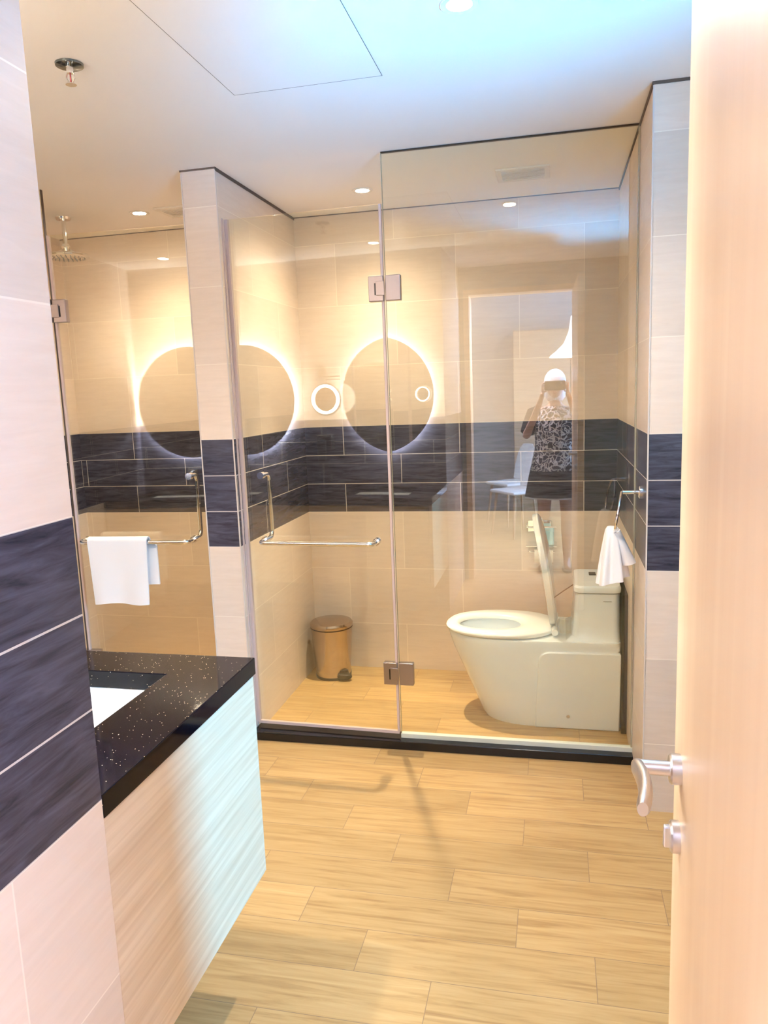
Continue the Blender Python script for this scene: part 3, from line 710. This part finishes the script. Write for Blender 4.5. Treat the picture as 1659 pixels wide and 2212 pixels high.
# raised lid, leaning slightly forward
ld = BM(); rv = []
p0 = Vector((-0.012, 0, 0.425)); p1 = Vector((-0.086, 0, 0.905)); dv = (p1 - p0); nv = Vector((dv.z, 0, -dv.x)).normalized()
def lid_ring(off, shr):
    pts = []
    for k in range(44):
        a = 2*PI*k/44; c, s_ = math.cos(a), math.sin(a); e = 2.4
        t = 0.5 + (0.5 - shr*1.0) * math.copysign(abs(c)**(2/e), c); y = (0.183 - shr*0.35) * math.copysign(abs(s_)**(2/e), s_) * (1 - 0.06*max(0, c))
        curve = 0.012 * math.sin(PI * min(1, max(0, t)))
        pts.append(Vector((0, CY + y, 0)) + p0 + dv * t + nv * (off + curve))
    return pts
loft(ld, [lid_ring(-0.014, 0.03), lid_ring(-0.012, 0.0), lid_ring(0.010, 0.0), lid_ring(0.018, 0.03)])
part(to, 'lid', ld, M_SEAT, angle=50)
for s in (-1, 1): part(to, 'hinge', cyl(BM(), (-0.004, CY + s*0.135, 0.418), (-0.004, CY + s*0.085, 0.418), 0.014, n=20), M_SEAT)
# clear plastic container between lid and tank, and thin cord
solo('plastic_container', 'small clear plastic container standing on the toilet between lid and tank', 'container',
     lathe(BM(), [(0.0, 0.0), (0.026, 0.0), (0.028, 0.062), (0.0265, 0.062), (0.0245, 0.003), (0.0, 0.003)], (0.040, CY - 0.10, 0.4105), n=28), M_CLEAR)
solo('cord', 'thin brown cord running up from the raised lid to the tank', 'cord',
     tube(BM(), [(-0.012, CY + 0.02, 0.525), (0.030, CY + 0.02, 0.558), (0.078, CY + 0.02, 0.592)], 0.0024, 8), simple('brown_cord', (0.20, 0.10, 0.04), 0.6))
# black strip painted in for the shade in the gap behind the toilet
solo('gap_shade_strip', 'black strip standing for the shade in the gap between toilet and right wall', 'strip', box(BM(), 0.2655, 0.2875, CY - 0.178, CY + 0.150, 0.001, 0.60), simple('matt_black', (0.003, 0.003, 0.003), 0.95), smooth=False)

# ================================================================ pedal bin
bx, by = -1.137, 3.628
t = thing('pedal_bin', 'round brushed steel pedal bin in the corner by the partition', 'bin', (bx, by, 0))
part(t, 'body', lathe(BM(), [(0.0, 0.012), (0.088, 0.012), (0.090, 0.014), (0.108, 0.262), (0.109, 0.265), (0.0, 0.265)], (bx, by, 0), n=64), M_STEEL)
part(t, 'base', lathe(BM(), [(0.0, 0.0), (0.091, 0.0), (0.093, 0.004), (0.092, 0.014), (0.0, 0.014)], (bx, by, 0), n=48), M_BLACK)
part(t, 'collar', lathe(BM(), [(0.108, 0.264), (0.1105, 0.266), (0.1105, 0.271), (0.108, 0.272)], (bx, by, 0), n=64), simple('bin_collar', (0.06, 0.03, 0.02), 0.4))
part(t, 'lid', lathe(BM(), [(0.110, 0.271), (0.112, 0.275), (0.112, 0.286), (0.104, 0.295), (0.07, 0.302), (0.0, 0.304)], (bx, by, 0), n=64), M_STEEL)
pdl = BM(); ang = -0.72
dx, dy = math.cos(ang), math.sin(ang)
pc = Vector((bx + dx*0.102, by + dy*0.102, 0.0))
lathe(pdl, [(0.0, 0.012), (0.036, 0.012), (0.041, 0.020), (0.038, 0.033), (0.020, 0.040), (0.0, 0.041)], pc, n=32, sx=1.0, sy=0.62)
part(t, 'pedal', pdl, M_BLACK)
part(t, 'pedal_housing', lathe(BM(), [(0.0, 0.002), (0.042, 0.002), (0.044, 0.014), (0.036, 0.050), (0.0, 0.055)], (bx + dx*0.078, by + dy*0.078, 0), n=28, sy=0.6), M_BLACK)

# ================================================================ paper holder on the back wall
t = thing('toilet_paper_holder', 'chrome double paper holder on the back wall behind the raised lid', 'paper holder', (-0.06, YB, 0.62))
part(t, 'wall_plate', box(BM(), -0.135, -0.020, YB - 0.006, YB, 0.742, 0.800), M_CHROME, bevel=0.003)
part(t, 'shelf', box(BM(), -0.140, 0.006, YB - 0.12, YB, 0.688, 0.692), M_CHROME, bevel=0.001)
part(t, 'rail', tube(BM(), arc_round([(-0.138, YB, 0.785), (-0.138, YB - 0.115, 0.785), (0.004, YB - 0.115, 0.785)], 0.01), 0.0045, 10), M_CHROME)
part(t, 'roll_arm', tube(BM(), arc_round([(-0.13, YB, 0.655), (-0.13, YB - 0.07, 0.655), (-0.004, YB - 0.07, 0.655)], 0.01), 0.0045, 10), M_CHROME)
solo('tissue_pack', 'pale blue tissue pack on the chrome shelf behind the toilet', 'tissue pack', box(BM(), -0.088, -0.008, YB - 0.110, YB - 0.015, 0.6925, 0.768), M_BLUE, bevel=0.006)
rl = BM(); lathe(rl, [(0.018, 0.0), (0.040, 0.0), (0.040, 0.088), (0.018, 0.088), (0.018, 0.0)], (-0.100, YB - 0.07, 0.643), (1, 0, 0), 36)
rl_o = solo('toilet_paper_roll', 'white toilet paper roll hanging under the blue tissue pack', 'toilet paper', rl, M_PAPER)

# ================================================================ towel ring outside the glass
wx = XR
t = thing('towel_ring', 'chrome towel ring on the right pillar, just outside the glass', 'towel ring', (wx, 2.709, 1.08))
part(t, 'wall_plate', lathe(BM(), [(0.0, 0.0), (0.022, 0.0), (0.022, 0.006), (0.016, 0.010), (0.0, 0.010)], (wx, 2.709, 1.080), (-1, 0, 0), 28), M_CHROME)
part(t, 'post', cyl(BM(), (wx - 0.008, 2.709, 1.080), (wx - 0.062, 2.709, 1.080), 0.0065, n=16), M_CHROME)
rgm = BM(); rc = Vector((0.212, 2.709, 1.010)); ru = Vector((0.16, 0, 0.98)).normalized(); rvv = Vector((0.10, 1, 0)).normalized()
tube(rgm, [rc + ru * (0.072*math.cos(2*PI*i/40)) + rvv * (0.072*math.sin(2*PI*i/40)) for i in range(40)], 0.0045, 10, closed=True)
part(t, 'ring', rgm, M_CHROME)
# hand towel pulled through the ring
tw = BM(); rings = []
c0 = Vector((0.198, 2.709, 0.948))
prof = [(0.018, 0.025, 0.010, 0.0), (0.024, 0.034, 0.000, 0.002), (0.030, 0.040, -0.030, 0.004), (0.036, 0.044, -0.070, 0.008), (0.042, 0.047, -0.115, 0.011), (0.047, 0.049, -0.160, 0.013), (0.050, 0.050, -0.182, 0.013)]
for rx, ry, dz, am in prof:
    ring = []
    for i in range(60):
        a = 2*PI*i/60; f = 1 + (am / 0.03) * 0.45 * math.sin(5*a + 0.6) + (am/0.03) * 0.15 * math.sin(11*a)
        zz = c0.z + dz + (0.014 * math.cos(a) * (-dz / 0.18) )
        ring.append(Vector((c0.x - 0.004 + rx * f * math.cos(a), c0.y + ry * f * math.sin(a), zz)))
    rings.append(ring)
loft(tw, rings)
tw_o = solo('hand_towel', 'small white hand towel bunched through the chrome ring on the right', 'towel', tw, M_TOWEL, angle=80)
fl = BM(); rings = []
for k in range(8):
    q = k / 7; cx = 0.205 + 0.045 * q; cz = 0.945 - 0.115 * q; wv = 0.014 + 0.010 * q; th = 0.028
    rings.append([Vector((cx + wv * math.cos(a), 2.700 + th * math.sin(a), cz + 0.006 * math.cos(a))) for a in [2*PI*i/20 for i in range(20)]])
loft(fl, rings); part(tw_o, 'loose_corner', fl, M_TOWEL)

# ================================================================ hall furniture seen only as reflections
def pendant(x, y, z):
    t = thing('pendant_lamp', 'white bell-shaped pendant lamp in the hall, reflected above the person', 'pendant lamp', (x, y, z))
    prof = [(0.215, 0.0), (0.205, 0.02), (0.15, 0.06), (0.08, 0.13), (0.035, 0.24), (0.018, 0.36), (0.014, 0.38), (0.010, 0.37), (0.028, 0.235), (0.072, 0.125), (0.142, 0.055), (0.197, 0.015), (0.212, 0.0)]
    part(t, 'shade', lathe(BM(), prof, (x, y, z), n=48), emit('lit_shade', (1, 0.97, 0.9), 1.6))
    part(t, 'cord', cyl(BM(), (x, y, z + 0.37), (x, y, 2.56), 0.003, n=8), M_PLASTIC)
    part(t, 'bulb', lathe(BM(), [(0.0, 0.03), (0.03, 0.05), (0.035, 0.08), (0.015, 0.13), (0.0, 0.13)], (x, y, z), n=20), M_LAMP)
pendant(0.16, -1.70, 1.72)
def chair(x, y, rz, label):
    t = thing('dining_chair', label, 'chair', (x, y, 0), rz, group='white dining chairs in the hall')
    part(t, 'seat', box(BM(), -0.2, 0.2, -0.2, 0.2, 0.43, 0.46), M_PLASTIC, bevel=0.01)
    bk = BM(); rg_ = []
    for k in range(9):
        q = k/8; z = 0.47 + 0.38*q; wd = 0.19*math.sqrt(max(0.05, 1 - (q**3)*0.8)); yy = -0.19 - 0.06*q
        rg_.append([Vector((wd*math.cos(a), yy + 0.012*math.sin(a) - 0.03*abs(math.cos(a))*-1, z)) for a in [2*PI*i/20 for i in range(20)]])
    loft(bk, rg_); part(t, 'backrest', bk, M_PLASTIC)
    for sx_ in (-1, 1):
        for sy_ in (-1, 1): part(t, 'leg', cyl(BM(), (sx_*0.15, sy_*0.15, 0.44), (sx_*0.19, sy_*0.19, 0.0), 0.014, 0.010, n=10), M_CAB)
chair(-0.36, -1.75, 0.9, 'white moulded dining chair in the hall, nearer of the two left of the person')
chair(-0.46, -2.40, 0.9, 'white moulded dining chair in the hall, farther of the two left of the person')
t = thing('wardrobe', 'tall wood-panelled wardrobe at the back of the hall', 'wardrobe', (0.45, -3.05, 0))
part(t, 'body', box(BM(), -0.45, 1.4, -3.298, -2.82, 0.0, 2.07), M_CAB)
for k in range(3):
    d = part(t, 'door', box(BM(), -0.447 + k*0.617, 0.163 + k*0.617, -2.819, -2.80, 0.05, 2.06), M_CAB, bevel=0.003)
    part(d, 'handle', cyl(BM(), (0.12 + k*0.617, -2.785, 0.95), (0.12 + k*0.617, -2.785, 1.15), 0.006, n=10), M_CHROME)

# ================================================================ the photographer, standing in the doorway behind the phone
skin = simple('skin', (0.55, 0.32, 0.22), 0.5)
PX, PY = 0.0, -0.26
t = thing('person', 'person in white cap and dark patterned dress holding up a phone, a reflection', 'person', (PX, PY - 0.06, 0))
def skinned(name, verts, edges, radii, root=0, sub=2, parent=None, mat=skin, loc=Vector((0, 0, 0))):
    me = bpy.data.meshes.new(name); me.from_pydata([Vector(v) - OFF[t] for v in verts], edges, []); me.materials.append(mat)
    o = bpy.data.objects.new(name, me); C.objects.link(o); o.parent = parent or t; OFF[o] = OFF[t]
    sm = o.modifiers.new('skin', 'SKIN'); sm.use_smooth_shade = True
    for i, r in enumerate(radii):
        sv = me.skin_vertices[0].data[i]; sv.radius = (r, r) if isinstance(r, (int, float)) else r
    me.skin_vertices[0].data[root].use_root = True
    s = o.modifiers.new('sub', 'SUBSURF'); s.levels = sub; s.render_levels = sub
    return o
y0 = PY - 0.06
V = [(0, y0, 0.84), (0, y0, 1.0), (0, y0 + 0.005, 1.14), (0, y0, 1.25), (0, y0 + 0.005, 1.31), (0, y0 + 0.012, 1.36)]
E_ = [(0, 1), (1, 2), (2, 3), (3, 4), (4, 5)]
Rr = [(0.135, 0.10), (0.12, 0.09), (0.125, 0.095), (0.10, 0.075), 0.048, 0.045]
def addv(p, r, prev):
    V.append(p); Rr.append(r); E_.append((prev, len(V) - 1)); return len(V) - 1
for s in (-1, 1):
    i = addv((s*0.15, y0, 1.245), 0.045, 3); i = addv((s*0.205, y0 + 0.02, 1.12), 0.038, i); i = addv((s*0.225, y0 + 0.08, 1.07), 0.034, i)
    i = addv((s*0.15, y0 + 0.20, 1.24), 0.028, i); i = addv((s*0.098, y0 + 0.285, 1.375), 0.020, i); i = addv((s*0.088, y0 + 0.305, 1.41), (0.022, 0.016), i)
    i = addv((s*0.085, y0, 0.78), 0.082, 0); i = addv((s*0.088, y0 + 0.005, 0.45), 0.052, i); i = addv((s*0.088, y0 - 0.008, 0.30), 0.050, i); i = addv((s*0.088, y0 - 0.01, 0.085), 0.030, i)
    i = addv((s*0.09, y0 + 0.04, 0.035), 0.030, i); i = addv((s*0.095, y0 + 0.14, 0.022), (0.036, 0.020), i)
skinned('body', V, E_, Rr)
# fingers on the phone edges
for s in (-1, 1):
    for k in range(4):
        z = 1.475 - 0.021*k; ln = (0.028, 0.034, 0.032, 0.024)[k]
        skinned('finger', [(s*0.086, y0 + 0.308, 1.425 - 0.004*k), (s*0.094, y0 + 0.300, z), (s*0.084, y0 + 0.296, z + 0.003), (s*(0.084 - ln), y0 + 0.296, z + 0.004)], [(0, 1), (1, 2), (2, 3)], [0.010, 0.009, 0.008, 0.0065], sub=1)
    skinned('thumb', [(s*0.088, y0 + 0.300, 1.412), (s*0.092, y0 + 0.275, 1.432), (s*0.072, y0 + 0.270, 1.452), (s*0.055, y0 + 0.272, 1.460)], [(0, 1), (1, 2), (2, 3)], [0.013, 0.011, 0.009, 0.007], sub=1)
# head
hdm = BM(); hc = Vector((0, y0 + 0.02, 1.46)); prof = []
for k in range(17):
    ph = PI * k / 16; z = math.cos(ph)
    ring = []
    for i in range(28):
        a = 2*PI*i/28; rad = math.sin(ph); w_ = 0.074; d_ = 0.092
        if z < 0: w_ *= 1 - 0.30 * (-z)**1.3; d_ *= 1 - 0.10 * (-z)
        x = w_ * rad * math.cos(a); y = d_ * rad * math.sin(a); zz = 0.108 * z
        if math.sin(a) > 0.80 and -0.35 < z < 0.1: y += 0.018 * (1 - abs(z + 0.15) / 0.25 if abs(z + 0.15) < 0.25 else 0) * (math.sin(a) - 0.8) / 0.2
        ring.append(Vector((x, y, zz)) + hc)
    prof.append(ring)
loft(hdm, prof[1:-1]); head = part(t, 'head', hdm, skin, angle=80, sub=1)
for s in (-1, 1):
    part(head, 'eye', lathe(BM(), [(0.0, 0.006), (0.008, 0.004), (0.011, -0.002)], hc + Vector((s*0.028, 0.082, 0.008)), (0, 1, 0), 16), simple('eye_dark', (0.03, 0.02, 0.02), 0.2))
    part(head, 'ear', lathe(BM(), [(0.0, 0.008), (0.016, 0.006), (0.020, -0.004), (0.0, -0.006)], hc + Vector((s*0.072, 0.0, -0.005)), (s, 0, 0), 18, sx=1, sy=1.4), skin)
part(head, 'mouth', lathe(BM(), [(0.0, 0.004), (0.012, 0.003), (0.020, -0.003)], hc + Vector((0, 0.080, -0.056)), (0, 1, 0), 20, sx=1.0, sy=0.32), simple('lips', (0.45, 0.13, 0.11), 0.4))
cp = BM(); rg_ = []
for k in range(10):
    ph = PI/2 * k / 9; rg_.append([hc + Vector((0.084*math.cos(ph)*math.cos(a), -0.008 + 0.102*math.cos(ph)*math.sin(a), 0.022 + 0.104*math.sin(ph))) for a in [2*PI*i/32 for i in range(32)]])
loft(cp, rg_[:-1]); part(t, 'cap', cp, simple('white_cloth', (0.85, 0.86, 0.9), 0.9), angle=80)
hr = BM(); loft(hr, [[hc + Vector((0.080*q*math.cos(a), -0.035 + 0.075*q*math.sin(a), z)) for a in [2*PI*i/24 for i in range(24)]] for q, z in ((0.97, 0.03), (1.02, -0.03), (0.95, -0.09), (0.7, -0.12))])
part(t, 'scarf', hr, simple('white_scarf', (0.80, 0.81, 0.88), 0.9), angle=80)
def dress_mat():
    m, nt, b = newmat('patterned_dress')
    tc = N(nt, 'ShaderNodeTexCoord'); vo = N(nt, 'ShaderNodeTexVoronoi', feature='DISTANCE_TO_EDGE'); vo.inputs['Scale'].default_value = 26
    nz = N(nt, 'ShaderNodeTexNoise'); nz.inputs['Scale'].default_value = 14; nz.inputs['Detail'].default_value = 3
    L(nt, tc.outputs['Object'], nz.inputs['Vector'])
    ad = N(nt, 'ShaderNodeVectorMath', operation='MULTIPLY_ADD'); L(nt, nz.outputs['Color'], ad.inputs[0]); ad.inputs[1].default_value = (0.12, 0.12, 0.12); L(nt, tc.outputs['Object'], ad.inputs[2])
    L(nt, ad.outputs[0], vo.inputs['Vector'])
    sp = N(nt, 'ShaderNodeSeparateXYZ'); L(nt, tc.outputs['Object'], sp.inputs[0])
    g = math_(nt, 'MULTIPLY', math_(nt, 'LESS_THAN', vo.outputs['Distance'], 0.09), math_(nt, 'GREATER_THAN', sp.outputs[2], 0.80))
    g = math_(nt, 'MAXIMUM', g, math_(nt, 'LESS_THAN', sp.outputs[2], 0.592))
    L(nt, mix(nt, g, (0.012, 0.012, 0.014), (0.7, 0.7, 0.72)), b.inputs['Base Color']); b.inputs['Roughness'].default_value = 0.9
    return m
dm_ = BM(); rg_ = []
for z, rx, ry in ((0.58, 0.235, 0.17), (0.64, 0.225, 0.165), (0.75, 0.205, 0.155), (0.88, 0.18, 0.14), (1.0, 0.155, 0.12), (1.12, 0.162, 0.125), (1.22, 0.16, 0.105), (1.275, 0.13, 0.085), (1.30, 0.075, 0.065)):
    am = max(0, (0.95 - z)) * 0.10
    rg_.append([Vector((rx*(1 + am*math.sin(9*a))*math.cos(a), y0 + ry*(1 + am*math.sin(9*a))*math.sin(a), z)) for a in [2*PI*i/64 for i in range(64)]])
loft(dm_, rg_, False, False); part(t, 'dress', dm_, dress_mat(), angle=80)
for s in (-1, 1):
    sl = BM(); tube(sl, [(s*0.11, y0, 1.262), (s*0.165, y0, 1.245), (s*0.198, y0 + 0.012, 1.16), (s*0.214, y0 + 0.04, 1.10)], [0.055, 0.060, 0.056, 0.054], 20, caps=False); part(t, 'sleeve', sl, simple('sleeve_cloth', (0.014, 0.014, 0.016), 0.9), angle=80)
    sh = BM(); loft(sh, [[Vector((s*0.093 + 0.045*q*math.cos(a), y0 + 0.055 + 0.125*q*math.sin(a), z)) for a in [2*PI*i/24 for i in range(24)]] for q, z in ((0.95, 0.0), (1.0, 0.01), (0.95, 0.022))]); part(t, 'sandal', sh, M_BLACK)
# phone: lens sits just behind the viewpoint
ph = thing('mobile_phone', 'dark mobile phone held up in both hands by the person in the white cap', 'phone', (0.02, -0.012, 1.37))
part(ph, 'case', box(BM(), -0.075, 0.075, -0.020, -0.010, 1.422, 1.492), M_BLACK, bevel=0.003)
part(ph, 'lens', lathe(BM(), [(0.0, 0.001), (0.006, 0.001), (0.008, 0.0)], (0.045, -0.0098, 1.475), (0, 1, 0), 20), M_CHROME)
